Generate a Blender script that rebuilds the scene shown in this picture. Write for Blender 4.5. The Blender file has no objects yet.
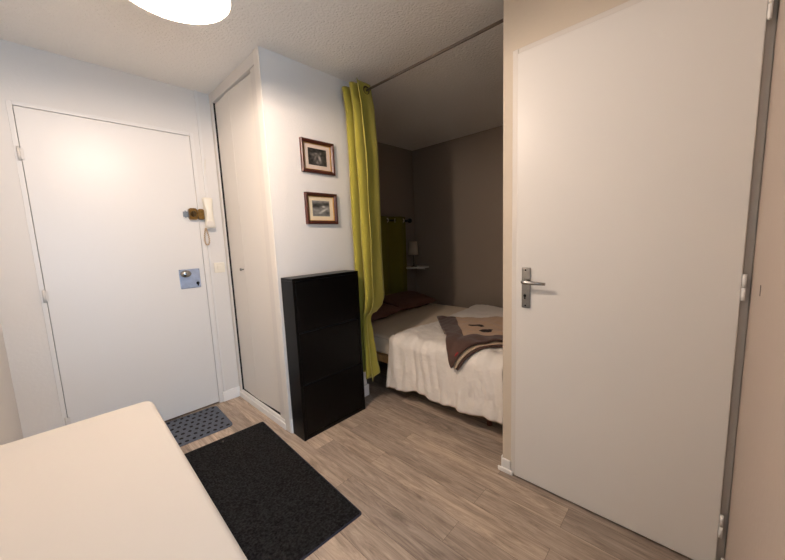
import bpy, bmesh, math, random
from mathutils import Vector, Matrix, noise
random.seed(7)
PI = math.pi
S = bpy.context.scene
C = S.collection

# ------------------------------------------------------------------ helpers
def lin(c):
    return tuple((x/12.92 if x <= .04045 else ((x+.055)/1.055)**2.4) for x in [v/255 for v in c]) + (1,)

def mat(name, rgb, rough=.6, metal=0, bump=0, bscale=200, bdist=.002, var=0, vscale=4, sheen=0, coat=0, spec=.5, emis=None, estr=0, detail=4):
    m = bpy.data.materials.new(name); m.use_nodes = True
    nt = m.node_tree; b = nt.nodes['Principled BSDF']
    b.inputs['Base Color'].default_value = lin(rgb)
    b.inputs['Roughness'].default_value = rough
    b.inputs['Metallic'].default_value = metal
    b.inputs['Specular IOR Level'].default_value = spec
    if sheen: b.inputs['Sheen Weight'].default_value = sheen
    if coat: b.inputs['Coat Weight'].default_value = coat
    if emis:
        b.inputs['Emission Color'].default_value = lin(emis); b.inputs['Emission Strength'].default_value = estr
    tc = nt.nodes.new('ShaderNodeTexCoord')
    if bump:
        n = nt.nodes.new('ShaderNodeTexNoise'); n.inputs['Scale'].default_value = bscale; n.inputs['Detail'].default_value = detail
        nt.links.new(tc.outputs['Object'], n.inputs['Vector'])
        bp = nt.nodes.new('ShaderNodeBump'); bp.inputs['Strength'].default_value = bump; bp.inputs['Distance'].default_value = bdist
        nt.links.new(n.outputs['Fac'], bp.inputs['Height']); nt.links.new(bp.outputs['Normal'], b.inputs['Normal'])
    if var:
        n2 = nt.nodes.new('ShaderNodeTexNoise'); n2.inputs['Scale'].default_value = vscale; n2.inputs['Detail'].default_value = 5
        nt.links.new(tc.outputs['Object'], n2.inputs['Vector'])
        r = nt.nodes.new('ShaderNodeMix'); r.data_type = 'RGBA'
        a = lin(rgb)
        r.inputs['A'].default_value = tuple(x*(1-var) for x in a[:3])+(1,)
        r.inputs['B'].default_value = tuple(min(1, x*(1+var)) for x in a[:3])+(1,)
        mr = nt.nodes.new('ShaderNodeMapRange'); mr.inputs['From Min'].default_value = .36; mr.inputs['From Max'].default_value = .64; nt.links.new(n2.outputs['Fac'], mr.inputs['Value']); nt.links.new(mr.outputs['Result'], r.inputs['Factor']); nt.links.new(r.outputs['Result'], b.inputs['Base Color'])
    return m

def box(bm, x0, x1, y0, y1, z0, z1, mi=0):
    vs = [bm.verts.new((x, y, z)) for z in (z0, z1) for y in (y0, y1) for x in (x0, x1)]
    for q in ((0,2,3,1),(4,5,7,6),(0,1,5,4),(2,6,7,3),(0,4,6,2),(1,3,7,5)):
        f = bm.faces.new([vs[i] for i in q]); f.material_index = mi

def rbox(bm, x0, x1, y0, y1, z0, z1, r=.003, seg=3):
    t = bmesh.new(); box(t, x0, x1, y0, y1, z0, z1)
    bmesh.ops.bevel(t, geom=t.edges[:], offset=r, segments=seg, profile=.5, affect='EDGES')
    merge(bm, t)

def merge(bm, t, M=None):
    mp = {}
    for v in t.verts: mp[v] = bm.verts.new(M @ v.co if M else v.co)
    for f in t.faces:
        try:
            n = bm.faces.new([mp[v] for v in f.verts]); n.material_index = f.material_index; n.smooth = f.smooth
        except ValueError: pass
    t.free()

def tube(bm, pts, r, seg=12, caps=True):
    pts = [Vector(p) for p in pts]; rings = []
    rr = r if isinstance(r, (list, tuple)) else [r]*len(pts)
    up = None
    for i, p in enumerate(pts):
        d = (pts[min(i+1, len(pts)-1)] - pts[max(i-1, 0)]).normalized()
        if up is None:
            up = Vector((0, 0, 1)) if abs(d.z) < .9 else Vector((1, 0, 0))
        s = d.cross(up).normalized(); up = s.cross(d).normalized()
        rings.append([bm.verts.new(p + (s*math.cos(a) + up*math.sin(a))*rr[i]) for a in [2*PI*k/seg for k in range(seg)]])
    for a, b in zip(rings, rings[1:]):
        for k in range(seg):
            f = bm.faces.new((a[k], a[(k+1) % seg], b[(k+1) % seg], b[k])); f.smooth = True
    if caps: bm.faces.new(rings[0][::-1]); bm.faces.new(rings[-1])

def lathe(bm, prof, seg=48, cx=0, cy=0, closed=False, axis='z', o=(0, 0, 0)):
    rings = []
    for r, z in prof:
        ring = []
        for k in range(seg):
            a = 2*PI*k/seg
            p = (r*math.cos(a), r*math.sin(a), z)
            if axis == 'x': p = (p[2], p[0], p[1])
            if axis == 'y': p = (p[0], p[2], p[1])
            ring.append(bm.verts.new((p[0]+cx+o[0], p[1]+cy+o[1], p[2]+o[2])))
        rings.append(ring)
    n = len(rings)
    for i in range(n if closed else n-1):
        a, b = rings[i], rings[(i+1) % n]
        for k in range(seg):
            f = bm.faces.new((a[k], a[(k+1) % seg], b[(k+1) % seg], b[k])); f.smooth = True
    if not closed:
        if prof[0][0] > 1e-5: bm.faces.new(rings[0][::-1])
        if prof[-1][0] > 1e-5: bm.faces.new(rings[-1])
    bmesh.ops.remove_doubles(bm, verts=bm.verts, dist=1e-6)

def rrect(x0, x1, y0, y1, r, seg=8):
    p = []
    for cx, cy, a0 in ((x1-r, y1-r, 0), (x0+r, y1-r, PI/2), (x0+r, y0+r, PI), (x1-r, y0+r, 1.5*PI)):
        for k in range(seg+1):
            a = a0 + PI/2*k/seg; p.append((cx+r*math.cos(a), cy+r*math.sin(a)))
    return p

def prism(bm, pts, z0, z1, mi=0, f3=None):
    f3 = f3 or (lambda x, y, z: (x, y, z))
    a = [bm.verts.new(f3(x, y, z0)) for x, y in pts]; b = [bm.verts.new(f3(x, y, z1)) for x, y in pts]
    n = len(pts); fs = [bm.faces.new(a[::-1]), bm.faces.new(b)]
    for i in range(n): fs.append(bm.faces.new((a[i], a[(i+1) % n], b[(i+1) % n], b[i])))
    for f in fs: f.material_index = mi
    return fs

def surf(bm, P, nu, nv, closed_u=False):
    g = [[bm.verts.new(P(i/(nu if closed_u else nu-1), j/(nv-1))) for j in range(nv)] for i in range(nu)]
    for i in range(nu if closed_u else nu-1):
        for j in range(nv-1):
            f = bm.faces.new((g[i][j], g[(i+1) % nu][j], g[(i+1) % nu][j+1], g[i][j+1])); f.smooth = True
    return g

def obj(name, bm, m, parent=None, smooth=False, origin=None):
    bmesh.ops.recalc_face_normals(bm, faces=bm.faces[:])
    me = bpy.data.meshes.new(name); bm.to_mesh(me); bm.free()
    for x in (m if isinstance(m, (list, tuple)) else [m]): me.materials.append(x)
    if smooth: me.shade_smooth()
    o = bpy.data.objects.new(name, me); C.objects.link(o)
    if parent:
        o.parent = parent; me.transform(Matrix.Translation(-root_loc(parent)))
    elif origin:
        me.transform(Matrix.Translation(-Vector(origin))); o.location = origin
    return o

def root_loc(o):
    v = Vector((0, 0, 0))
    while o: v = v + o.location; o = o.parent
    return v

def thing(name, loc, label, cat, group=None):
    o = bpy.data.objects.new(name, None); C.objects.link(o); o.location = loc; o.empty_display_size = .1
    o['label'] = label; o['category'] = cat
    if group: o['group'] = group
    return o
def tag(o, label, cat, group=None):
    o['label'] = label; o['category'] = cat
    if group: o['group'] = group
    return o
def struct(name, bm, m, label=None):
    o = obj(name, bm, m); o['kind'] = 'structure'
    if label: o['label'] = label
    return o
def sroot(name, loc, label):
    o = bpy.data.objects.new(name, None); C.objects.link(o); o.location = loc; o['kind'] = 'structure'; o['label'] = label
    return o
def solid(o, t, off=-1):
    m = o.modifiers.new('thick', 'SOLIDIFY'); m.thickness = t; m.offset = off; return o
def nz(x, y, z=0.): return noise.noise(Vector((x, y, z)))

# ------------------------------------------------------------------ room dimensions
XL = -.222            # left wall
XC, YP, YD = .9706, 1.9086, 2.7462     # closet front, picture wall, entrance wall
XE = 1.651            # end of picture wall
XA, YB = 3.4125, 2.806                # alcove right and far walls
XR, YR = 1.5392, .7071                # wall with the white door, and its free end
H = 2.3828
XLL = -2.0; YN = -.126; XN = .62   # wider room behind, wall beside the white door
YW = -2.6             # window wall behind the camera

# ------------------------------------------------------------------ materials
M = {}
M['wall'] = mat('painted_plaster', (224, 219, 212), .75, bump=.35, bscale=90, bdist=.003)
M['doorwall'] = mat('painted_plaster_smooth', (220, 215, 208), .7, bump=.3, bscale=60, bdist=.003)
M['nearwall'] = mat('painted_plaster_pinkish', (186, 172, 160), .75, bump=.5, bscale=45, bdist=.003)
M['tanwall'] = mat('painted_plaster_tan', (206, 193, 174), .7, bump=.3, bscale=60, bdist=.003)
M['ceil'] = mat('crepi_ceiling', (240, 236, 229), .9, bump=.9, bscale=75, bdist=.009, detail=3)
M['taupe'] = mat('taupe_paint', (150, 136, 122), .8, bump=.3, bscale=90, bdist=.002)
M['white'] = mat('white_gloss_paint', (222, 218, 212), .38, bump=.12, bscale=25, bdist=.002)
M['cream'] = mat('cream_lacquer', (222, 216, 207), .5, bump=.08, bscale=120, bdist=.001)
M['frame'] = mat('grey_white_frame', (214, 208, 200), .5)
M['skirt'] = mat('white_skirting', (236, 233, 228), .4)
M['dark'] = mat('gap_shade_and_marks', (18, 16, 15), .9)  # black for painted gap shade, also keyholes, grooves and the wall mark
M['steel'] = mat('brushed_steel', (160, 158, 155), .22, metal=1)
M['plate'] = mat('satin_lock_plate', (190, 198, 215), .3, metal=.9, var=.1, vscale=25)
M['brass'] = mat('aged_brass', (128, 98, 52), .3, metal=.85, var=.25, vscale=60)
M['oldbrass'] = mat('dark_brass', (84, 66, 40), .35, metal=.8)
M['cord'] = mat('yellowed_cord', (190, 164, 132), .5)
M['galv'] = mat('galvanised_steel', (130, 135, 140), .4, metal=.8)
M['ivory'] = mat('ivory_plastic', (230, 222, 204), .4)
M['blackwood'] = mat('black_lacquer', (4, 3, 3), .32, bump=.03, bscale=40, spec=.16)
M['rug'] = mat('black_carpet', (24, 24, 25), .95, bump=.8, bscale=120, bdist=.008, var=.95, vscale=90, sheen=.0, spec=.15)
M['binding'] = mat('navy_binding', (26, 28, 44), .8)
M['mat'] = mat('grey_mat', (84, 90, 102), .9, bump=.7, bscale=300, bdist=.003, var=.2, vscale=120)
M['dot'] = mat('black_rubber', (7, 7, 8), .7, spec=.2)
M['lime'] = mat('lime_cotton', (156, 146, 50), .85, bump=.25, bscale=350, bdist=.001, sheen=.2)
M['olive'] = mat('dark_green_cotton', (112, 106, 26), .9, bump=.25, bscale=350, bdist=.001)
M['bronze'] = mat('dark_bronze', (62, 46, 34), .35, metal=.8)
M['iron'] = mat('black_iron', (22, 19, 18), .45, metal=.5)
M['rod'] = mat('grey_metal_rod', (120, 110, 102), .35, metal=.8)
M['sheet'] = mat('beige_sheet', (226, 210, 188), .85, bump=.3, bscale=18, bdist=.008)
M['duvet'] = mat('white_duvet_cotton', (238, 231, 222), .8, bump=.6, bscale=16, bdist=.02, sheen=.1)
M['pillow'] = mat('brown_cotton', (106, 70, 58), .9, bump=.2, bscale=30, bdist=.005)
M['matside'] = mat('mattress_side', (214, 198, 178), .85, bump=.3, bscale=80)
M['slat'] = mat('pine_slat', (196, 152, 98), .5, var=.15, vscale=12)
M['bedleg'] = mat('red_brown_wood', (98, 46, 28), .5)
M['bedframe'] = mat('dark_bed_base', (34, 27, 24), .8)
M['brown'] = mat('brown_fleece', (78, 54, 45), .95, bump=.4, bscale=150, bdist=.003, sheen=.2)
M['beige'] = mat('beige_fleece', (186, 156, 128), .95, bump=.4, bscale=150, bdist=.003, sheen=.2)
M['motif'] = mat('dark_motif', (30, 20, 18), .95)
M['piping'] = mat('pale_trim', (200, 176, 150), .9)
M['red'] = mat('red_label', (150, 30, 40), .8)
M['mahog'] = mat('mahogany', (70, 28, 18), .4, var=.2, vscale=40, coat=.1)
M['gold'] = mat('gold_fillet_glint', (214, 172, 96), .3, metal=.8)
M['passe'] = mat('cream_mount', (226, 206, 172), .8)
M['passe2'] = mat('pinkish_mount', (206, 186, 170), .8)
M['tablec'] = mat('cream_table_cover', (182, 177, 170), .6, bump=.25, bscale=70, bdist=.0015)
M['tableleg'] = mat('white_metal_leg', (210, 205, 198), .4)
M['shade'] = mat('pale_lamp_shade', (205, 190, 170), .8, bump=.3, bscale=200)
M['shelf'] = mat('white_shelf', (220, 210, 196), .45)
# opal shade: white enamel, inner face reflects the bulb
M['enamel'] = mat('white_enamel', (246, 240, 228), .35)
M['bulb'] = mat('lit_bulb', (255, 232, 200), .5, emis=(255, 226, 190), estr=40)

def floor_mat():
    m = bpy.data.materials.new('grey_oak_planks'); m.use_nodes = True
    nt = m.node_tree; N = nt.nodes; L = nt.links; b = N['Principled BSDF']
    tc = N.new('ShaderNodeTexCoord')
    mp = N.new('ShaderNodeMapping'); mp.inputs['Rotation'].default_value = (0, 0, PI/2); mp.inputs['Location'].default_value = (0.37, .045, 0)
    L.new(tc.outputs['Object'], mp.inputs['Vector'])
    br = N.new('ShaderNodeTexBrick'); br.offset = .37; br.offset_frequency = 2
    br.inputs['Scale'].default_value = 1; br.inputs['Brick Width'].default_value = .92; br.inputs['Row Height'].default_value = .128
    br.inputs['Mortar Size'].default_value = .0006; br.inputs['Mortar Smooth'].default_value = .1; br.inputs['Bias'].default_value = 0
    br.inputs['Color1'].default_value = (0, 0, 0, 1); br.inputs['Color2'].default_value = (1, 1, 1, 1); br.inputs['Mortar'].default_value = (.3, .3, .3, 1)
    L.new(mp.outputs['Vector'], br.inputs['Vector'])
    # grain stretched along planks, shifted per plank
    sep = N.new('ShaderNodeVectorMath'); sep.operation = 'MULTIPLY_ADD'
    L.new(br.outputs['Color'], sep.inputs[0]); sep.inputs[1].default_value = (7, 3, 5); L.new(mp.outputs['Vector'], sep.inputs[2])
    st = N.new('ShaderNodeMapping'); st.inputs['Scale'].default_value = (1.5, 16, 1)
    L.new(sep.outputs[0], st.inputs['Vector'])
    n1 = N.new('ShaderNodeTexNoise'); n1.inputs['Scale'].default_value = 1.6; n1.inputs['Detail'].default_value = 12; n1.inputs['Distortion'].default_value = 2.4; n1.inputs['Roughness'].default_value = .72
    L.new(st.outputs[0], n1.inputs['Vector'])
    st2 = N.new('ShaderNodeMapping'); st2.inputs['Scale'].default_value = (2.2, 7, 1); L.new(sep.outputs[0], st2.inputs['Vector'])
    n2 = N.new('ShaderNodeTexNoise'); n2.inputs['Scale'].default_value = 1.5; n2.inputs['Detail'].default_value = 3; n2.inputs['Distortion'].default_value = .8
    L.new(st2.outputs[0], n2.inputs['Vector'])
    rp = N.new('ShaderNodeValToRGB'); e = rp.color_ramp.elements
    e[0].position = .36; e[0].color = lin((150, 134, 119)); e[1].position = .64; e[1].color = lin((210, 192, 173))
    L.new(n1.outputs['Fac'], rp.inputs['Fac'])
    rp2 = N.new('ShaderNodeValToRGB'); e = rp2.color_ramp.elements
    e[0].position = .3; e[0].color = (.74, .73, .74, 1); e[1].position = .55; e[1].color = (1, 1, 1, 1)
    L.new(n2.outputs['Fac'], rp2.inputs['Fac'])
    mx = N.new('ShaderNodeMix'); mx.data_type = 'RGBA'; mx.blend_type = 'MULTIPLY'; mx.inputs['Factor'].default_value = .7
    L.new(rp.outputs['Color'], mx.inputs['A']); L.new(rp2.outputs['Color'], mx.inputs['B'])
    rp3 = N.new('ShaderNodeValToRGB'); e = rp3.color_ramp.elements
    e[0].position = 0; e[0].color = (.56, .56, .58, 1); e[1].position = 1; e[1].color = (1.0, .98, .95, 1)
    L.new(br.outputs['Color'], rp3.inputs['Fac'])
    mx2 = N.new('ShaderNodeMix'); mx2.data_type = 'RGBA'; mx2.blend_type = 'MULTIPLY'; mx2.inputs['Factor'].default_value = .9
    L.new(mx.outputs['Result'], mx2.inputs['A']); L.new(rp3.outputs['Color'], mx2.inputs['B'])
    mx3 = N.new('ShaderNodeMix'); mx3.data_type = 'RGBA'
    L.new(br.outputs['Fac'], mx3.inputs['Factor']); L.new(mx2.outputs['Result'], mx3.inputs['A']); mx3.inputs['B'].default_value = lin((84, 68, 56))
    L.new(mx3.outputs['Result'], b.inputs['Base Color'])
    b.inputs['Roughness'].default_value = .5; b.inputs['Specular IOR Level'].default_value = .4
    bp = N.new('ShaderNodeBump'); bp.inputs['Strength'].default_value = .15; bp.inputs['Distance'].default_value = .001
    L.new(n1.outputs['Fac'], bp.inputs['Height']); L.new(bp.outputs['Normal'], b.inputs['Normal'])
    return m
M['floor'] = floor_mat()

# ------------------------------------------------------------------ room shell
bm = bmesh.new(); box(bm, XLL-.1, XA+.1, YW-.1, YB+.1, -.08, 0); struct('floor', bm, M['floor'])
bm = bmesh.new(); box(bm, XLL-.1, XA+.1, YW-.1, YB+.1, H, H+.08); struct('ceiling', bm, M['ceil'])
bm = bmesh.new(); box(bm, XL-.1, XL, -.3, YB+.1, 0, H); struct('wall_left', bm, M['wall'])
bm = bmesh.new(); box(bm, XLL-.1, XLL, YW-.1, -.2, 0, H); struct('wall_far_left', bm, M['wall'])
bm = bmesh.new(); box(bm, XLL, XL-.1, -.3, -.2, 0, H); struct('wall_return', bm, M['wall'])
bm = bmesh.new(); box(bm, XN, XR+.07, YN-.09, YN, 0, H); struct('wall_near', bm, M['nearwall'])
DX0, DX1, DT = -.039, .805, 2.055       # entrance leaf
bm = bmesh.new()
box(bm, XL, DX0-.022, YD, YB+.1, 0, H); box(bm, DX1+.022, XE-.07, YD, YB+.1, 0, H); box(bm, DX0-.022, DX1+.022, YD, YB+.1, DT+.022, H)
struct('wall_entrance', bm, M['doorwall'])
# closet: front with opening, picture wall, alcove side
CY0, CY1, CZ0, CZ1 = 1.975, 2.700, .065, 2.345
bm = bmesh.new()
box(bm, XC, XE, YP, YP+.066, 0, H)
struct('wall_pictures', bm, M['wall'])
bm = bmesh.new(); box(bm, XE-.07, XE, YP+.066, YB, 0, H); struct('wall_alcove_left', bm, M['taupe'])
bm = bmesh.new(); box(bm, XE, XA, YB, YB+.1, 0, H); struct('wall_alcove_far', bm, M['taupe'])
bm = bmesh.new(); box(bm, XA, XA+.1, YR-.07, YB+.1, 0, H); struct('wall_alcove_right', bm, M['taupe'])
bm = bmesh.new(); box(bm, XR+.07, XA, YR-.07, YR, 0, H); struct('wall_alcove_near', bm, M['taupe'])
# right wall with door opening
RY0, RY1, RT = -.1032, .6348, 2.04
bm = bmesh.new()
box(bm, XR, XR+.07, RY1+.022, YR, 0, H); box(bm, XR, XR+.07, YW, YN-.09, 0, H); box(bm, XR, XR+.07, YN, RY1+.022, RT+.022, H)
struct('wall_right', bm, M['tanwall'])
# window wall behind; unseen window, placed and sized for daylight on the door
WX0, WX1, WZ0, WZ1 = -1.2, 1.20, .06, 1.85
bm = bmesh.new()
box(bm, XLL, WX0, YW-.1, YW, 0, H); box(bm, WX1, XR+.07, YW-.1, YW, 0, H); box(bm, WX0, WX1, YW-.1, YW, 0, WZ0); box(bm, WX0, WX1, YW-.1, YW, WZ1, H)
struct('wall_window', bm, M['wall'])
wn = sroot('window_1', ((WX0+WX1)/2, YW-.05, WZ0), 'unseen white framed window behind, shaped for daylight on the door')
bm = bmesh.new()
for x0, x1, z0, z1 in ((WX0, WX0+.05, WZ0, WZ1), (WX1-.05, WX1, WZ0, WZ1), (WX0+.05, WX1-.05, WZ0, WZ0+.05), (WX0+.05, WX1-.05, WZ1-.05, WZ1), (-.03, .03, WZ0+.05, WZ1-.05)):
    rbox(bm, x0, x1, YW-.07, YW-.02, z0, z1, .004)
obj('window_frame', bm, M['white'], wn)

# baseboards
def skirt(name, x0, x1, y0, y1, z=.085):
    bm = bmesh.new(); rbox(bm, x0, x1, y0, y1, 0, z, .004); return struct(name, bm, M['skirt'])
skirt('baseboard_entrance', .832, XC, YD-.012, YD)
skirt('baseboard_pictures', XC-.004, XE+.012, YP-.012, YP, .095)
skirt('baseboard_alcove_left', XE, XE+.012, YP, YB, .095)
skirt('baseboard_right', XR-.011, XR, RY1+.028, YR, .072)
bm = bmesh.new(); rbox(bm, XR-.019, XR-.0105, RY1+.010, YR+.02, 0, .026, .005); struct('trim_2', bm, M['skirt'])
skirt('baseboard_alcove_near', XR+.004, XA, YR, YR+.012, .072)
skirt('baseboard_left', XL, XL+.01, -.3, YD-.02, .072)
skirt('baseboard_near', XN, XR-.01, YN, YN+.011, .072)

# ------------------------------------------------------------------ entrance door
d1 = sroot('door_1', ((DX0+DX1)/2, YD, 0), 'white entrance door with brass lock')
def leaf_bm(x0, x1, y0, y1, z0, z1): 
    b = bmesh.new(); rbox(b, x0, x1, y0, y1, z0, z1, .003); return b
obj('door_leaf', leaf_bm(DX0+.002, DX1-.002, YD-.002, YD+.036, .014, DT-.002), M['white'], d1)
bm = bmesh.new()
rbox(bm, DX0-.022, DX0, YD-.004, YD+.05, 0, DT+.022, .002); rbox(bm, DX1, DX1+.024, YD-.004, YD+.05, 0, DT+.022, .002)
rbox(bm, DX0, DX1, YD-.004, YD+.05, DT, DT+.022, .002)
obj('door_frame', bm, M['white'], d1)
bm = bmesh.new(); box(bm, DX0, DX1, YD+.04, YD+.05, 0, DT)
obj('door_gap_shade', bm, M['dark'], d1)  # black sheet behind the leaf, paints the shade in the door gaps
for z in (1.80, 1.005, .225):
    bm = bmesh.new(); tube(bm, [(DX0-.006, YD-.013, z-.036), (DX0-.006, YD-.013, z+.036)], .0065, 12)
    rbox(bm, DX0-.004, DX0+.012, YD-.0105, YD-.004, z-.03, z+.03, .001)
    h = obj('hinge', bm, M['frame'], d1)
# lock plate
pl = obj('lock_plate', leaf_bm(.634, .768, YD-.008, YD-.004, .952, 1.094), M['plate'], d1); pl['label'] = 'bluish square metal lock plate'
bm = bmesh.new(); lathe(bm, [(0, 0), (.014, 0), (.014, .015), (.022, .022), (.026, .035), (.022, .046), (0, .05)], 28, axis='y')
bmesh.ops.transform(bm, matrix=Matrix.Translation((.668, YD-.008, 1.062)) @ Matrix.Scale(-1, 4, (0, 1, 0)) @ Matrix.Scale(1.35, 4, (1, 0, 0)), verts=bm.verts)
obj('door_knob', bm, M['steel'], pl)
bm = bmesh.new(); lathe(bm, [(0, 0), (.011, 0), (.010, -.006), (0, -.007)], 20, axis='y', o=(.748, YD-.008, .985)); box(bm, .7445, .7515, YD-.0155, YD-.008, .965, .985)
obj('keyhole', bm, M['dark'], pl)
bm = bmesh.new()
for x, z in ((.64, .958), (.762, .958), (.64, 1.088), (.762, 1.088)): lathe(bm, [(0, 0), (.003, 0), (.002, -.002), (0, -.002)], 10, axis='y', o=(x, YD-.008, z))
obj('screw', bm, M['steel'], pl)
# rim lock
lb = bmesh.new(); prism(lb, rrect(.737, .790, 1.452, 1.536, .014, 5), YD-.034, YD-.002, f3=lambda x, y, z: (x, z, y))
rl = obj('rim_lock', lb, M['brass'], d1); rl['label'] = 'brass rim lock body'
bm = bmesh.new(); lathe(bm, [(0, 0), (.021, 0), (.021, -.005), (.013, -.007), (.012, -.02), (0, -.021)], 24, axis='y', o=(.764, YD-.034, 1.494)); rbox(bm, .758, .770, YD-.064, YD-.05, 1.474, 1.514, .002)
tt = obj('thumb_turn', bm, M['oldbrass'], rl)
bm = bmesh.new()
for z in (1.462, 1.526):
    for x in (.745, .784): lathe(bm, [(0, 0), (.004, 0), (.003, -.003), (0, -.003)], 10, axis='y', o=(x, YD-.034, z))
obj('screw', bm, M['brass'], rl)
bm = bmesh.new(); prism(bm, rrect(.797, .836, 1.454, 1.532, .012, 5), YD-.034, YD-.006, f3=lambda x, y, z: (x, z, y)); rbox(bm, .79, .797, YD-.026, YD-.012, 1.478, 1.508, .001)
obj('lock_keeper', bm, M['brass'], d1)
bm = bmesh.new(); rbox(bm, .703, .737, YD-.018, YD-.004, 1.474, 1.512, .003); rbox(bm, .712, .720, YD-.022, YD-.018, 1.468, 1.518, .001)
obj('door_chain_bracket', bm, M['galv'], d1)

# cable trunking, intercom, switch
bm = bmesh.new(); rbox(bm, .866, .886, YD-.010, YD, 1.62, H, .002); rbox(bm, .842, .856, YD-.008, YD, .088, 1.40, .002)
struct('trim_1', bm, M['white'])
ph = thing('intercom_handset', (.888, YD, 1.39), 'ivory intercom handset hanging on the wall between entrance door and closet', 'intercom')
bm = bmesh.new(); rbox(bm, .842, .894, YD-.022, YD, 1.40, 1.60, .008); obj('base_plate', bm, M['ivory'], ph)
bm = bmesh.new()
def hs(u, v):
    z = 1.392+v*.222; w = .031+.004*math.cos(2*PI*v)-.003*(1-abs(2*v-1)); t = .024+.010*abs(2*v-1)**2
    if v in (0, 1): w *= .86; t *= .8
    a = 2*PI*u; c, s_ = math.cos(a), math.sin(a)
    k = 2.6; r = (abs(c)**k+abs(s_)**k)**(-1/k)
    return (.866+w*r*c+.004*(.5-v), YD-.046+.004*math.cos(2*PI*v)+(t*.65)*r*s_, z)
g = surf(bm, hs, 28, 20, True); bm.faces.new([r[0] for r in g]); bm.faces.new([r[-1] for r in g])
obj('handset', bm, M['ivory'], ph)
bm = bmesh.new(); rbox(bm, .842, .890, YD-.064, YD-.060, 1.402, 1.44, .002); obj('mouthpiece', bm, M['shelf'], ph)
bm = bmesh.new()
pts = []
for i in range(141):
    t = i/140; a = 2*PI*t
    x = .836+.017*math.sin(a)*(.5-.5*math.cos(a))**.5*1.2; z = 1.39-.125*(.5-.5*math.cos(a)); 
    pts.append((x+.0035*math.cos(t*2*PI*24), YD-.032+.0035*math.sin(t*2*PI*24), z))
tube(bm, pts, .0034, 6); obj('coiled_cord', bm, M['cord'], ph)
bm = bmesh.new(); tube(bm, [(.873, YD-.006, 1.60), (.873, YD-.006, 1.75), (.889, YD-.012, 1.9)], .0028, 8); obj('cable', bm, M['ivory'], ph)
sw = thing('light_switch', (.911, YD, 1.046), 'white square switch plate on the wall beside the closet frame', 'switch')
bm = bmesh.new(); rbox(bm, .872, .950, YD-.009, YD, 1.047, 1.125, .004); obj('plate', bm, M['ivory'], sw)
bm = bmesh.new(); rbox(bm, .895, .927, YD-.013, YD-.008, 1.068, 1.104, .002); obj('rocker', bm, M['ivory'], sw)

# ------------------------------------------------------------------ closet door
d2 = sroot('door_2', (XC, 2.35, 0), 'white folding closet door in grey-white frame')
bm = bmesh.new()
rbox(bm, XC-.006, XC+.06, CY1, YD, 0, H, .003)            # far jamb
rbox(bm, XC-.003, XC+.06, CY0, CY0+.068, CZ0, CZ1-.04, .003)    # near jamb
rbox(bm, XC-.004, XC+.06, CY0, CY1, 2.311, H, .003)     # head
obj('door_frame', bm, M['frame'], d2)
bm = bmesh.new(); rbox(bm, XC-.006, XC+.009, CY0, CY1, 0, CZ0, .003); rbox(bm, XC-.012, XC-.004, CY0-.006, CY1+.03, 0, .045, .003)
obj('threshold', bm, M['skirt'], d2)
bm = bmesh.new(); rbox(bm, XC-.008, XC, YP-.001, CY0, 0, H, .0035); obj('corner_post', bm, M['cream'], d2)
bm = bmesh.new(); box(bm, XC+.010, XC+.06, CY0+.07, CY1, .01, CZ0-.004); box(bm, XC+.004, XC+.062, CY1-.005, CY1, .06, 2.31); box(bm, XC+.030, XC+.06, CY0+.07, CY1-.006, 2.306, 2.311); obj('track_gap_shade', bm, M['dark'], d2)  # black strips painting the shade in the sill, jamb and head gaps
bm = bmesh.new(); box(bm, XC+.12, XC+.13, YP+.07, YD, 0, H); box(bm, XC+.06, XC+.12, YD-.012, YD, 0, H); obj('closet_inside_shade', bm, M['dark'], d2)  # black sheets standing in for the unlit inside of the closet
# two leaves: hinged at near jamb, slight fold
LZ0, LZ1 = CZ0+.007, 2.303
def leaf(x0, y0, x1, y1):
    b = bmesh.new(); L = math.hypot(x1-x0, y1-y0); rbox(b, 0, L, -.009, .009, LZ0, LZ1, .002)
    a = math.atan2(y1-y0, x1-x0)
    bmesh.ops.transform(b, matrix=Matrix.Translation((x0, y0, 0)) @ Matrix.Rotation(a, 4, 'Z'), verts=b.verts); return b
FX, FY = XC+.014, 2.41
l1 = obj('folding_leaf', leaf(XC+.028, 2.046, FX, FY-.001), M['cream'], d2)
l2 = obj('folding_leaf', leaf(FX, FY+.001, XC+.022, 2.690), M['cream'], d2)
bm = bmesh.new(); lathe(bm, [(0, 0), (.005, 0), (.005, -.014), (.011, -.019), (.010, -.025), (0, -.027)], 20, axis='x', o=(FX-.008, 2.445, 1.075))
obj('knob', bm, M['steel'], l2)

# ------------------------------------------------------------------ white door on the right
d3 = sroot('door_3', (XR, .266, 0), 'plain white door with steel lever handle')
obj('door_leaf', leaf_bm(XR-.014, XR+.024, RY0, RY1, .01, RT), M['white'], d3)
bm = bmesh.new()
rbox(bm, XR-.002, XR+.06, RY1+.001, RY1+.0275, 0, RT+.026, .003); rbox(bm, XR+.014, XR+.06, YN, RY0-.001, 0, RT+.026, .003)
rbox(bm, XR-.002, XR+.06, RY0-.001, RY1+.001, RT+.001, RT+.026, .003)
obj('door_frame', bm, M['frame'], d3)
bm = bmesh.new(); box(bm, XR+.045, XR+.058, RY0, RY1, .0, RT); obj('door_gap_shade', bm, M['dark'], d3)  # black sheet behind this leaf, so its gaps read as shade
for z in (1.885, 1.05, .192):
    bm = bmesh.new(); tube(bm, [(XR-.016, RY0-.005, z-.043), (XR-.016, RY0-.005, z-.001)], .0052, 14); tube(bm, [(XR-.016, RY0-.005, z+.001), (XR-.016, RY0-.005, z+.043)], .0052, 14)
    rbox(bm, XR-.016, XR-.004, RY0-.010, RY0-.003, z-.035, z+.035, .001)
    obj('hinge', bm, M['skirt'], d3)
bm = bmesh.new(); rbox(bm, 1.325, 1.331, YN, YN+.001, 1.055, 1.085, .0004)
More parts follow.
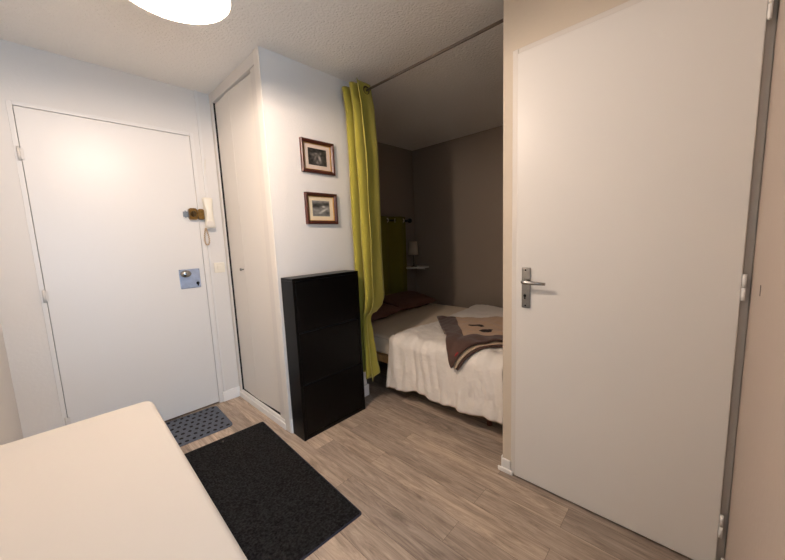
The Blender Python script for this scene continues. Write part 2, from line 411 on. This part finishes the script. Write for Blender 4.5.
obj('strike_mark', bm, M['dark'], d3)
hp = obj('handle_plate', leaf_bm(XR-.021, XR-.014, .566, .606, .903, 1.095), M['steel'], d3)
bm = bmesh.new(); lathe(bm, [(.0, 0), (.012, 0), (.011, -.012), (0, -.012)], 20, axis='x', o=(XR-.021, .590, 1.030))
tube(bm, [(XR-.025, .590, 1.030), (XR-.052, .590, 1.030), (XR-.060, .584, 1.030), (XR-.062, .572, 1.030), (XR-.060, .53, 1.028), (XR-.056, .488, 1.027)], [.0085, .0085, .009, .009, .008, .0068], 14)
obj('lever', bm, M['steel'], hp)
bm = bmesh.new(); lathe(bm, [(0, 0), (.0035, 0), (.0035, -.001), (0, -.001)], 12, axis='x', o=(XR-.021, .588, 1.083)); lathe(bm, [(0, 0), (.0035, 0), (.0035, -.001), (0, -.001)], 12, axis='x', o=(XR-.021, .588, .915))
lathe(bm, [(0, 0), (.007, 0), (.006, -.002), (0, -.002)], 16, axis='x', o=(XR-.021, .590, .962)); box(bm, XR-.023, XR-.021, .5875, .5925, .945, .960)
obj('keyhole', bm, M['dark'], hp)

# ------------------------------------------------------------------ ceiling lamp
LX, LY, LZ = .3845, 1.3166, 2.10
lp = thing('pendant_lamp', (LX, LY, H), 'lit white dome lamp hanging from the ceiling', 'lamp')
bm = bmesh.new()
R0 = .180
prof = [(R0, 0)] + [(R0*math.cos(a)*1.0, .13*math.sin(a)) for a in [PI/2*k/14 for k in range(1, 14)]] + [(.022, .13)]
inner = [(r*.975, z*.97) for r, z in prof]
prof2 = [(r, LZ+z) for r, z in prof] + [(r, LZ+z) for r, z in reversed(inner)]
lathe(bm, prof2, 64, LX, LY, closed=True)
sh = obj('lamp_shade', bm, M['enamel'], lp)
bm = bmesh.new()
lathe(bm, [(R0*.968+.006*math.cos(a), LZ+.001+.004*math.sin(a)) for a in [2*PI*k/10 for k in range(10)]], 64, LX, LY, closed=True)
obj('shade_rim', bm, M['enamel'], sh)
bm = bmesh.new(); lathe(bm, [(0, LZ+.07), (.017, LZ+.07), (.017, LZ+.13), (.024, LZ+.132), (.024, LZ+.15), (.004, LZ+.16), (.004, H-.02), (.045, H-.018), (.05, H-.001), (0, H-.001)], 32, LX, LY)
obj('stem', bm, M['white'], lp)
bm = bmesh.new(); lathe(bm, [(0, LZ+.004), (.012, LZ+.006), (.024, LZ+.016), (.029, LZ+.032), (.026, LZ+.046), (.014, LZ+.062), (.012, LZ+.07), (0, LZ+.07)], 32, LX, LY)
obj('bulb', bm, M['bulb'], lp)

# ------------------------------------------------------------------ pictures
def photo_mat(name):
    m = bpy.data.materials.new(name); m.use_nodes = True; b = m.node_tree.nodes['Principled BSDF']
    a = m.node_tree.nodes.new('ShaderNodeVertexColor'); a.layer_name = 'Col'
    m.node_tree.links.new(a.outputs['Color'], b.inputs['Base Color']); b.inputs['Roughness'].default_value = .35; return m
PM = photo_mat('printed_photograph')
def gauss(u, v, cu, cv, su, sv, an=0):
    du, dv = u-cu, v-cv; c, s_ = math.cos(an), math.sin(an); a = du*c+dv*s_; b = -du*s_+dv*c
    return math.exp(-(a/su)**2-(b/sv)**2)
def img1(u, v):   # pale figures seated in a dark interior
    g = .13+.10*nz(u*7, v*7, 3)+.05*nz(u*25, v*25, 1)
    g += .5*gauss(u, v, .62, .42, .07, .22, .25)+.35*gauss(u, v, .5, .18, .1, .12)+.25*gauss(u, v, .38, .45, .06, .2, -.4)+.3*gauss(u, v, .42, .7, .08, .05)
    g += .2*gauss(u, v, .68, .72, .05, .06)-.2*gauss(u, v, .56, .2, .025, .08)+.2*gauss(u, v, .25, .6, .1, .1)
    return g
def img2(u, v):   # valley road with hills
    g = .42+.10*nz(u*6, v*9, 8)+.05*nz(u*30, v*30, 2)
    g -= .33*gauss(u, v, .25, .68, .3, .17)+.3*gauss(u, v, .8, .78, .25, .12)
    g += .45*gauss(u, v, .64, .62, .09, .05)+.3*gauss(u, v, .62, .35, .3, .06, .6)-.22*gauss(u, v, .85, .22, .18, .14)-.15*gauss(u, v, .4, .1, .2, .06)
    return g
def picture(x0, x1, z0, z1, img, mm, label, tone):
    t = thing('framed_picture', ((x0+x1)/2, YP, z0), label, 'picture', 'framed pictures above the black cabinet')
    w = .024; bm = bmesh.new()
    # moulded frame: mitred profile
    prof = [(0, .0), (0, .018), (.004, .022), (.014, .020), (.020, .014), (w, .010), (w, 0)]
    rings = []
    for d, h in prof: rings.append([bm.verts.new(p) for p in ((x0+d, YP-h, z0+d), (x1-d, YP-h, z0+d), (x1-d, YP-h, z1-d), (x0+d, YP-h, z1-d))])
    for a, b in zip(rings, rings[1:]):
        for k in range(4): bm.faces.new((a[k], a[(k+1) % 4], b[(k+1) % 4], b[k]))
    a, b = rings[-1], rings[0]
    for k in range(4): bm.faces.new((a[k], a[(k+1) % 4], b[(k+1) % 4], b[k]))
    fr = obj('frame', bm, M['mahog'], t)
    bm = bmesh.new(); e = w
    for (a0, a1, b0, b1) in ((x0+e, x1-e, z0+e, z0+e+.003), (x0+e, x1-e, z1-e-.003, z1-e), (x0+e, x0+e+.003, z0+e+.003, z1-e-.003), (x1-e-.006, x1-e, z0+e+.003, z1-e-.003)):
        box(bm, a0, a1, YP-.010, YP-.002, b0, b1)
    obj('gilt_edge_glint', bm, M['gold'], t)  # gold inner ring; the wider right side paints a reflection
    bm = bmesh.new(); box(bm, x0+w-.001, x1-w+.001, YP-.005, YP-.001, z0+w-.001, z1-w+.001); obj('mount', bm, mm, t)
    px0, px1, pz0, pz1 = x0+w+.031, x1-w-.036, z0+w+.030, z1-w-.027
    bm = bmesh.new(); nu, nv = 48, 36
    surf(bm, lambda u, v: (px0+u*(px1-px0), YP-.0056, pz0+v*(pz1-pz0)), nu, nv)
    o = obj('photograph', bm, PM, t); me = o.data
    col = me.color_attributes.new('Col', 'FLOAT_COLOR', 'POINT')
    k = 0
    for i in range(nu):
        for j in range(nv):
            g = max(.02, min(.9, img(i/(nu-1), j/(nv-1)))); g = g**1.7
            col.data[k].color = (g*tone[0], g*tone[1], g*tone[2], 1); k += 1
    return t
picture(1.189, 1.448, 1.709, 1.922, img1, M['passe2'], 'upper mahogany framed photo of pale figures in pinkish mount', (1.0, .88, .78))
picture(1.194, 1.448, 1.373, 1.582, img2, M['passe'], 'lower mahogany framed photo of a valley landscape in cream mount', (1.0, .95, .86))

# ------------------------------------------------------------------ shoe cabinet
cb = thing('shoe_cabinet', (1.235, 1.82, 0), 'tall narrow black shoe cabinet with three flap doors against the white wall', 'cabinet')
cx0, cx1, cy0, cy1, ct = .976, 1.490, 1.755, 1.895, 1.041
bm = bmesh.new(); rbox(bm, cx0, cx0+.018, cy0, cy1, 0, ct-.018, .0015); obj('side_panel', bm, M['blackwood'], cb)
bm = bmesh.new(); rbox(bm, cx1-.018, cx1, cy0, cy1, 0, ct-.018, .0015); obj('side_panel', bm, M['blackwood'], cb)
bm = bmesh.new(); rbox(bm, cx0, cx1, cy0-.001, cy1, ct-.018, ct, .002); obj('top', bm, M['blackwood'], cb)
bm = bmesh.new(); rbox(bm, cx0+.018, cx1-.018, cy1-.008, cy1, .02, ct-.02, .001); obj('back_panel', bm, M['blackwood'], cb)
bm = bmesh.new(); rbox(bm, cx0+.018, cx1-.018, cy0+.002, cy0+.02, 0, .028, .001); obj('plinth', bm, M['blackwood'], cb)
for z0, z1 in ((.032, .358), (.368, .694), (.704, ct-.022)):
    bm = bmesh.new(); rbox(bm, cx0+.020, cx1-.020, cy0+.001, cy0+.018, z0, z1, .003)
    f = obj('flap_door', bm, M['blackwood'], cb)
    bm = bmesh.new(); rbox(bm, cx0+.03, cx1-.03, cy0+.010, cy0+.02, z1-.001, z1+.006, .001)
    obj('finger_groove', bm, M['dark'], f)

# ------------------------------------------------------------------ rug and door mat
def place_quad(a, b, w):   # a far-right, b near-right -> local frame
    a, b = Vector(a), Vector(b); d = (b-a); L = d.length; d.normalize(); n = Vector((d.y, -d.x))
    return a, d, n, L
a, d, n, L = place_quad((.906, 2.192), (.852, 1.064), .7)
if n.x > 0: n = -n
W = .70
bm = bmesh.new(); r = .006
pts = [a+d*p[1]+n*p[0] for p in rrect(0, W, 0, L, .012, 5)]
ipts = [a+d*p[1]+n*p[0] for p in rrect(.006, W-.006, .006, L-.006, .010, 5)]
rug = thing('rug', (a.x-.35, a.y-.55, 0), 'black carpet runner lying on the planks beside the table', 'rug')
prism(bm, [(p.x, p.y) for p in ipts], .0005, .008); obj('pile', bm, M['rug'], rug)
bm = bmesh.new()
va = [bm.verts.new((p.x, p.y, .0005)) for p in pts]; vb = [bm.verts.new((p.x, p.y, .006)) for p in pts]; vc = [bm.verts.new((p.x, p.y, .007)) for p in ipts]; vd = [bm.verts.new((p.x, p.y, .0005)) for p in ipts]
for A_, B_ in ((va, vb), (vb, vc), (vc, vd), (vd, va)):
    for i in range(len(pts)): bm.faces.new((A_[i], A_[(i+1) % len(pts)], B_[(i+1) % len(pts)], B_[i]))
obj('edge_binding', bm, M['binding'], rug)
# mat
o2 = Vector((.768, 2.716)); dd = (Vector((.752, 2.314))-o2); ML = dd.length; dd.normalize(); nn = Vector((dd.y, -dd.x))
if nn.x > 0: nn = -nn
MW = .60
dm = thing('door_mat', (.45, 2.53, 0), 'grey door mat with black dots at the entrance door', 'mat')
bm = bmesh.new(); prism(bm, [((o2+dd*p[1]+nn*p[0]).x, (o2+dd*p[1]+nn*p[0]).y) for p in rrect(0, MW, 0, ML, .035, 8)], .0005, .007)
obj('mat_body', bm, M['mat'], dm)
bm = bmesh.new()
rows = 7
for i in range(rows):
    for j in range(14):
        u = .028+(i)*(ML-.056)/(rows-1); v = .03+j*.0415+(.0207 if i % 2 else 0)
        if v > MW-.02: continue
        c = o2+dd*u+nn*v
        lathe(bm, [(0, .0005+.006), (.0095, .0065), (.0088, .0085), (0, .009)], 10, c.x, c.y) if False else None
        t = bmesh.new(); bmesh.ops.create_cone(t, cap_ends=True, segments=10, radius1=.0105, radius2=.009, depth=.0022)
        ang = random.random()*PI
        merge(bm, t, Matrix.Translation((c.x, c.y, .0078)) @ Matrix.Rotation(ang, 4, 'Z') @ Matrix.Scale(1.25, 4, (1, 0, 0)))
o = obj('dots', bm, M['dot'], dm)

# ------------------------------------------------------------------ table
tb = thing('table', (.17, .6, 0), 'cream topped table with rounded corners against the left wall', 'table')
TX0, TX1, TY0, TY1, TZ = XL+.030, .167, .02, 1.322, .752
bm = bmesh.new()
rr_, ht, e = .030, .032, .013
layers = []
for k in range(9):
    a = PI*k/8; layers.append((e*(1-math.sin(a)), TZ-ht/2+ht/2*math.cos(a)))
rings = [[bm.verts.new((x, y, z)) for x, y in rrect(TX0+i, TX1-i, TY0+i, TY1-i, rr_-i*.6, 10)] for i, z in layers]
for A_, B_ in zip(rings, rings[1:]):
    n_ = len(A_)
    for i in range(n_): f = bm.faces.new((A_[i], A_[(i+1) % n_], B_[(i+1) % n_], B_[i])); f.smooth = True
bm.faces.new(rings[0]); bm.faces.new(rings[-1][::-1])
obj('tabletop', bm, M['tablec'], tb)
for x in (TX0+.04, TX1-.04):
    for y in (TY0+.06, TY1-.06):
        bm = bmesh.new(); tube(bm, [(x, y, 0), (x, y, TZ-ht)], .016, 16); obj('leg', bm, M['tableleg'], tb)
bm = bmesh.new(); rbox(bm, TX0+.04, TX1-.04, TY1-.07, TY1-.05, TZ-ht-.05, TZ-ht, .002)
obj('apron', bm, M['tableleg'], tb)
tb.rotation_euler = (0, 0, -.022)

# ------------------------------------------------------------------ curtain rod and curtain
RX, RZ = 1.60, 2.252
rd = thing('curtain_rod', (RX, 1.3, RZ), 'thin metal curtain rod across the alcove opening', 'curtain rod')
bm = bmesh.new(); tube(bm, [(RX, YR+.014, RZ), (RX, YP-.014, RZ)], .0075, 12); obj('rod', bm, M['rod'], rd)
bm = bmesh.new(); lathe(bm, [(0, 0), (.02, 0), (.018, -.012), (.011, -.014), (.011, -.02), (0, -.02)], 20, axis='y', o=(RX, YP, RZ)); obj('wall_bracket', bm, M['bronze'], rd)
bm = bmesh.new(); lathe(bm, [(0, 0), (.02, 0), (.018, .012), (.011, .014), (.011, .02), (0, .02)], 20, axis='y', o=(RX, YR, RZ)); obj('wall_bracket', bm, M['bronze'], rd)

ct_ = thing('curtain', (RX, 1.78, .2), 'long lime green curtain gathered beside the black cabinet', 'curtain')
# rows: z, centre x, front y, back y, half amplitude
CR = [(2.300, 1.582, 1.680, 1.880, .070), (2.15, 1.602, 1.668, 1.880, .071), (1.7, 1.614, 1.660, 1.885, .074), (1.2, 1.614, 1.660, 1.885, .073), (.95, 1.612, 1.658, 1.885, .074),
      (.84, 1.610, 1.658, 1.880, .073), (.78, 1.604, 1.672, 1.880, .066), (.735, 1.594, 1.700, 1.875, .048), (.695, 1.584, 1.755, 1.865, .028), (.66, 1.582, 1.760, 1.865, .024),
      (.55, 1.582, 1.745, 1.870, .034), (.38, 1.584, 1.725, 1.875, .042), (.25, 1.586, 1.705, 1.880, .048), (.185, 1.586, 1.700, 1.880, .050)]
def crow(z):
    for a, b in zip(CR, CR[1:]):
        if a[0] >= z >= b[0]:
            t = (a[0]-z)/(a[0]-b[0]); t = t*t*(3-2*t) if a[0] < 1.0 else t
            return [p+(q-p)*t for p, q in zip(a[1:], b[1:])]
    return CR[-1][1:]
NH = 5
def cur(u, v):
    z = 2.300-v*(2.300-.215)
    xc, yf, yb, am = crow(z)
    ph = u*NH*PI
    c = math.cos(ph); cc = math.copysign(abs(c)**.75, c)
    x = xc - am*cc*(1+.06*math.sin(3.1*z+5*u)) + .006*nz(u*9, z*3)
    y = yf+(yb-yf)*(u+.035*math.sin(2*ph)) + .010*nz(u*6, z*2.2, 4)*min(1, (2.35-z)*2)
    z2 = z
    if v > .96: z2 = z + (v-.96)/.04*(.03*math.sin(u*9)+.03*u)
    return (x, y, z2)
bm = bmesh.new(); surf(bm, cur, 150, 120)
o = obj('curtain_panel', bm, M['lime'], ct_); solid(o, .003, 0)
for i in range(NH):
    u = (i+.5)/NH; x, y, z = cur(u, (2.300-RZ)/(2.300-.215))
    bm = bmesh.new(); lathe(bm, [(.0235+.0065*math.cos(a), .0035*math.sin(a)) for a in [2*PI*k/10 for k in range(10)]], 28, closed=True, axis='y')
    bmesh.ops.transform(bm, matrix=Matrix.Translation((RX, y, RZ)), verts=bm.verts)
    obj('grommet', bm, M['bronze'], ct_)

# ------------------------------------------------------------------ bed
BX0, BX1, BY0, BY1 = 1.82, 3.14, .86, 2.775
MT, MB = .462, .300
bd = thing('bed', ((BX0+BX1)/2, 1.8, 0), 'double bed with beige fitted sheet in the dark alcove', 'bed')
def softbox(x0, x1, y0, y1, z0, z1, r, nu=60, nv=60, amp=.004, pv=0):
    b = bmesh.new(); box(b, x0, x1, y0, y1, z0, z1)
    bmesh.ops.bevel(b, geom=b.edges[:], offset=r, segments=5, profile=.5, affect='EDGES')
    for f in b.faces: f.smooth = True
    return b
obj('mattress', softbox(BX0, BX1, BY0, BY1, MB, MT, .03), M['sheet'], bd, True)
bm = bmesh.new()
for z in (MB+.02, MT-.02):
    tube(bm, [(BX0-.001, BY0+.04, z), (BX0-.001, BY1-.04, z)], .0045, 8)
obj('piping', bm, M['matside'], bd)
bm = bmesh.new(); rbox(bm, BX0+.01, BX0+.05, BY0, BY1, .225, .285, .004); rbox(bm, BX1-.05, BX1-.01, BY0, BY1, .225, .285, .004); rbox(bm, BX0+.05, BX1-.05, BY0, BY0+.04, .225, .285, .004); rbox(bm, BX0+.05, BX1-.05, BY1-.04, BY1, .225, .285, .004)
obj('bed_frame', bm, M['slat'], bd)
for k in range(14):
    y = BY0+.10+k*.13; bm = bmesh.new(); rbox(bm, BX0+.03, BX1-.03, y, y+.055, .286, .298, .002); obj('slat', bm, M['slat'], bd)
for x in (BX0+.06, BX1-.06):
    for y in (.955, 2.70):
        bm = bmesh.new(); tube(bm, [(x, y, 0), (x, y, .225)], [.018, .026], 16); obj('leg', bm, M['bedleg'], bd)

# duvet profile: arc length w measured from far side across the top and down the near side
TOP = .506; XB = 1.842; RC = .085
def prof(w, top=TOP):      # w=0 at the near edge bend start, positive goes down the side, negative across the top
    if w <= 0: return XB-w, top, 0
    q = RC*PI/2
    if w < q:
        a = w/RC; return XB-RC*math.sin(a), top-RC*(1-math.cos(a)), a
    d_ = w-q
    return XB-RC-.05*d_, top-RC-d_, PI/2
def hem(y):
    return .125+.010*math.sin(y*9+.4)+.008*math.sin(y*23)-.16*max(0, y-1.40)
DY0, DY1 = .80, 1.745
def dpos(w, y, lift=0):
    x, z, a = prof(w)
    t = max(0., min(1., w/.42))
    fold = .007*math.sin(y*31+2*math.sin(y*5)+w*4)*t + .006*math.sin(y*57+3*w+1.3)*t + .008*math.sin(y*97+w*9+5*nz(y*3,w*3))*t*(.5+nz(y*4,w*5,9)) + .006*nz(y*22, w*5, 3)
    puff = .022*nz(x*3.1+w, y*3.1, 2)+.009*nz((w-x)*8, y*8, 5)+.005*math.sin(y*42+6*w+3*nz(y*2, w*3))*max(0, min(1, (w+.3)/.3))
    off = fold*.9+puff*(1-.5*t)+lift
    nx, nz_ = -math.sin(a), math.cos(a)
    return Vector((x+nx*off, y, z+nz_*off))
def duv(u, v):
    y = DY0+v*(DY1-DY0)
    wmax = TOP-RC-hem(y)+RC*PI/2
    w0 = -(BX1-XB)
    w = w0+u*(wmax-w0)
    yy = y + .03*math.sin(w*3.2)*v + .012*nz(w*5, 1)
    p = dpos(w, y); p.y = yy
    # rounded thick edge at the head side
    if v > .94: p.z -= .038*((v-.94)/.06)**2*(1 if w < .05 else .0); p.x += .03*((v-.94)/.06)**2*(1 if w >= .05 else 0)
    if u < .06: p.z -= .03*((.06-u)/.06)**2
    return p
dv = thing('duvet', (2.3, 1.3, .47), 'white duvet spread over the foot half of the bed, hanging down its side', 'duvet')
bm = bmesh.new(); surf(bm, duv, 200, 170); o = obj('cover', bm, M['duvet'], dv); solid(o, .012, 1)
bm = bmesh.new(); tube(bm, [Vector(duv(1, k/80))+Vector((-.004, 0, -.002)) for k in range(81)], .006, 8); obj('hem_seam', bm, M['piping'], dv)

# pillows
def pillow(cx, cy, w, d_, h, rz, tilt, label, z0, roll=0):
    t = thing('pillow', (cx, cy, z0), label, 'pillow', 'brown pillows at the head of the bed')
    bm = bmesh.new(); n = 36
    top, bot = [], []
    def P(u, v, s_):
        a, b = 2*u-1, 2*v-1
        e = max(0, (1-abs(a)**3.0))*max(0, (1-abs(b)**3.0)); e = e**.55
        k = 1-.06*(1-abs(a))*abs(b)**3 - .0; k2 = 1-.06*(1-abs(b))*abs(a)**3
        return Vector((a*w/2*k2, b*d_/2*k, s_*h/2*e*(1+.12*nz(a*2, b*2, cx)) + .008*nz(a*4, b*4, cx+3)))
    g1 = [[bm.verts.new(P(i/n, j/n, 1)) for j in range(n+1)] for i in range(n+1)]
    g2 = [[(g1[i][j] if i in (0, n) or j in (0, n) else bm.verts.new(P(i/n, j/n, -1))) for j in range(n+1)] for i in range(n+1)]
    for g in (g1, g2):
        for i in range(n):
            for j in range(n):
                f = bm.faces.new((g[i][j], g[i+1][j], g[i+1][j+1], g[i][j+1])); f.smooth = True
    T = Matrix.Rotation(rz, 4, 'Z') @ Matrix.Rotation(roll, 4, 'Y') @ Matrix.Rotation(tilt, 4, 'X')
    bmesh.ops.transform(bm, matrix=T, verts=bm.verts)
    lo = min(v.co.z for v in bm.verts)
    bmesh.ops.translate(bm, vec=Vector((cx, cy, z0-lo)), verts=bm.verts)
    obj('pillowcase', bm, M['pillow'], t)
    return t
pillow(2.16, 2.435, .60, .46, .13, .10, .12, 'brown pillow nearer the lime curtain at the head of the bed', MT+.001)
pillow(2.80, 2.455, .60, .42, .13, -.06, .16, 'brown pillow below the corner shelf at the head of the bed', MT+.001)

# blanket: folded throw laid over the duvet, drooping over the side
bl = thing('folded_blanket', (2.1, 1.2, .52), 'folded brown and beige throw with dark motifs on the duvet', 'blanket')
QA, QB, QC, QD = Vector((2.29, 1.66)), Vector((1.665, 1.09)), Vector((2.05, .80)), Vector((2.62, .88))
def blp(s_, t_, lift):
    p = (QA+(QB-QA)*s_)*(1-t_)+(QD+(QC-QD)*s_)*t_
    return dpos(XB-p.x, p.y, lift)
def layer(s0, s1, t0, t1, lift, th, n=60, m=60, curl=.0):
    b = bmesh.new()
    def P(u, v):
        s_ = s0+u*(s1-s0); t_ = t0+v*(t1-t0)
        return blp(s_, t_, lift + curl)
    surf(b, P, n, m); 
    return b
bot = obj('lower_fold', layer(.03, .985, .015, 1, .020, .012), M['brown'], bl); solid(bot, .012, 1)
mid = obj('middle_fold', layer(.02, .965, .008, 1, .034, .012), M['piping'], bl); solid(mid, .008, 1)
bm = layer(0, .945, 0, 1, .050, .012, 150, 150)
nn_ = 150
for f in bm.faces: pass
o = obj('upper_fold', bm, [M['brown'], M['beige'], M['motif']], bl); solid(o, .016, 1)
uv = []
for i in range(nn_-1):
    for j in range(nn_-1): uv.append((i/(nn_-2)*.945, j/(nn_-2)))
def inell(s, t, cs, ct, a, b, an):
    ds, dt = s-cs, t-ct; c, s_ = math.cos(an), math.sin(an); x = ds*c+dt*s_; y = -ds*s_+dt*c
    return (x/a)**2+(y/b)**2 < 1
for p in o.data.polygons:
    s_, t_ = uv[p.index]
    if t_ > .19 and s_ < .745:
        p.material_index = 1
        if inell(s_, t_, .39, .37, .036, .085, .10) or inell(s_, t_, .41, .42, .024, .05, -.2) or inell(s_, t_, .37, .33, .018, .03, 0) or inell(s_, t_, .58, .47, .036, .075, -.10) or inell(s_, t_, .60, .44, .03, .035, 0) or inell(s_, t_, .55, .53, .012, .03, -.2): p.material_index = 2
bm = bmesh.new(); tube(bm, [blp(.925, .10+.04*k/4, .066) for k in range(5)], .006, 6); obj('care_label', bm, M['red'], bl)

# ------------------------------------------------------------------ alcove back: small curtain, rod, shelf, lamp
SY, SZ = YB-.07, 1.478
r2 = thing('curtain_rod', (2.7, SY, SZ), 'short black iron rod on the grey alcove wall', 'curtain rod')
bm = bmesh.new(); tube(bm, [(2.0, SY, SZ), (3.20, SY, SZ)], .011, 12); obj('rod', bm, M['iron'], r2)
for x in (1.98, 3.20):
    sg = 1 if x > 3 else -1
    bm = bmesh.new(); lathe(bm, [(0, 0), (.012, .0), (.012, .012), (.026, .018), (.030, .035), (.026, .052), (.010, .060), (.006, .066), (0, .068)], 20, axis='x')
    bmesh.ops.transform(bm, matrix=Matrix.Translation((x, SY, SZ)) @ Matrix.Scale(sg, 4, (1, 0, 0)), verts=bm.verts); obj('finial', bm, M['iron'], r2)
for x in (2.04, 3.185):
    bm = bmesh.new(); tube(bm, [(x, SY, SZ-.008), (x, YB-.004, SZ-.008)], .007, 10); rbox(bm, x-.012, x+.012, YB-.006, YB, SZ-.04, SZ+.03, .002); obj('wall_bracket', bm, M['iron'], r2)
c2 = thing('curtain', (2.8, SY, .5), 'shorter dark green curtain on the alcove wall behind the pillows', 'curtain')
def cur2(u, v):
    x = 2.30+u*.87; z = SZ+.045-v*(SZ+.045-.50)
    return (x+.01*nz(u*6, z*2), SY+.026*math.cos(u*6*PI)*(.85+.3*v)-.004+.006*nz(u*8, z*3), z)
bm = bmesh.new(); surf(bm, cur2, 120, 40); o = obj('curtain_panel', bm, M['olive'], c2); solid(o, .003, 0)
for i in range(6):
    u = (i+.5)/6; x, y, z = cur2(u, .045/(SZ+.045-.5))
    bm = bmesh.new(); lathe(bm, [(.021+.007*math.cos(a), .0045*math.sin(a)) for a in [2*PI*k/10 for k in range(10)]], 28, closed=True, axis='x')
    sl = 1 if i % 2 else -1
    bmesh.ops.transform(bm, matrix=Matrix.Translation((x, SY, SZ)) @ Matrix.Rotation(sl*.9, 4, 'Z'), verts=bm.verts)
    obj('grommet', bm, M['shelf'], c2)
# shelf
SHZ = .886
sf = thing('corner_shelf', (XA-.1, YB-.1, SHZ), 'white rounded shelf in the alcove corner above the pillows', 'shelf')
bm = bmesh.new(); prism(bm, [(XA, YB)] + [(XA-.265*math.cos(a), YB-.225*math.sin(a)) for a in [PI/2*k/16 for k in range(17)]], SHZ-.022, SHZ)
obj('board', bm, M['shelf'], sf)
bm = bmesh.new(); rbox(bm, XA-.014, XA-.002, YB-.16, YB-.03, SHZ-.05, SHZ-.022, .002); obj('bracket', bm, M['shelf'], sf)
tl = thing('table_lamp', (3.245, 2.70, SHZ), 'small pale table lamp standing on the white corner shelf', 'lamp')
lx, ly = 3.245, 2.70
bm = bmesh.new(); lathe(bm, [(0, SHZ+.0005), (.042, SHZ+.0005), (.042, SHZ+.006), (.02, SHZ+.012), (0, SHZ+.012)], 32, lx, ly); obj('base', bm, M['steel'], tl)
bm = bmesh.new(); tube(bm, [(lx, ly, SHZ+.01), (lx, ly, SHZ+.22)], .006, 12); obj('stem', bm, M['steel'], tl)
bm = bmesh.new(); P_ = [(.066, SHZ+.155), (.052, SHZ+.325), (.050, SHZ+.325), (.064, SHZ+.155)]; lathe(bm, P_, 36, lx, ly, closed=True); obj('lamp_shade', bm, M['shade'], tl)
bm = bmesh.new(); lathe(bm, [(0, SHZ+.19), (.012, SHZ+.19), (.02, SHZ+.22), (.02, SHZ+.245), (0, SHZ+.265)], 20, lx, ly); obj('bulb', bm, M['shelf'], tl)

# ------------------------------------------------------------------ lights
def light(name, kind, loc, energy, col, **k):
    d_ = bpy.data.lights.new(name, kind); d_.energy = energy; d_.color = col
    for a_, b_ in k.items(): setattr(d_, a_, b_)
    o_ = bpy.data.objects.new(name, d_); C.objects.link(o_); o_.location = loc; return o_
light('bulb_light', 'POINT', (LX, LY, LZ+.002), 62, (1, .81, .68), shadow_soft_size=.035)
wl = light('window_daylight', 'AREA', ((WX0+WX1)/2, YW-.12, (WZ0+WZ1)/2), 1, (1, 1, 1), shape='RECTANGLE', size=WX1-WX0, size_y=WZ1-WZ0)
wl.rotation_euler = (PI/2, 0, 0); wl.data.cycles.is_portal = True
w = bpy.data.worlds.new('sky'); S.world = w; w.use_nodes = True
bg = w.node_tree.nodes['Background']; bg.inputs['Color'].default_value = (.45, .70, 1.0, 1); bg.inputs['Strength'].default_value = 8.5

# ------------------------------------------------------------------ camera
cd = bpy.data.cameras.new('camera'); co = bpy.data.objects.new('camera', cd); C.objects.link(co)
yaw, pit, rol = 0.80920, -0.12504, -0.04118
F = Vector((math.sin(yaw)*math.cos(pit), math.cos(yaw)*math.cos(pit), math.sin(pit)))
Rv = Vector((math.cos(yaw), -math.sin(yaw), 0)); U = Rv.cross(F)
R2 = Rv*math.cos(rol)+U*math.sin(rol); U2 = -Rv*math.sin(rol)+U*math.cos(rol)
m3 = Matrix((R2, U2, -F)).transposed()
co.matrix_world = Matrix.Translation((0, 0, 1.25130)) @ m3.to_4x4()
cd.sensor_fit = 'HORIZONTAL'; cd.sensor_width = 36; cd.lens = 324.43077/785*36; cd.clip_start = .02
S.camera = co
S.view_settings.view_transform = 'Standard'; S.view_settings.look = 'None'; S.view_settings.gamma = 1
S.view_settings.use_curve_mapping = False; S.view_settings.exposure = .24
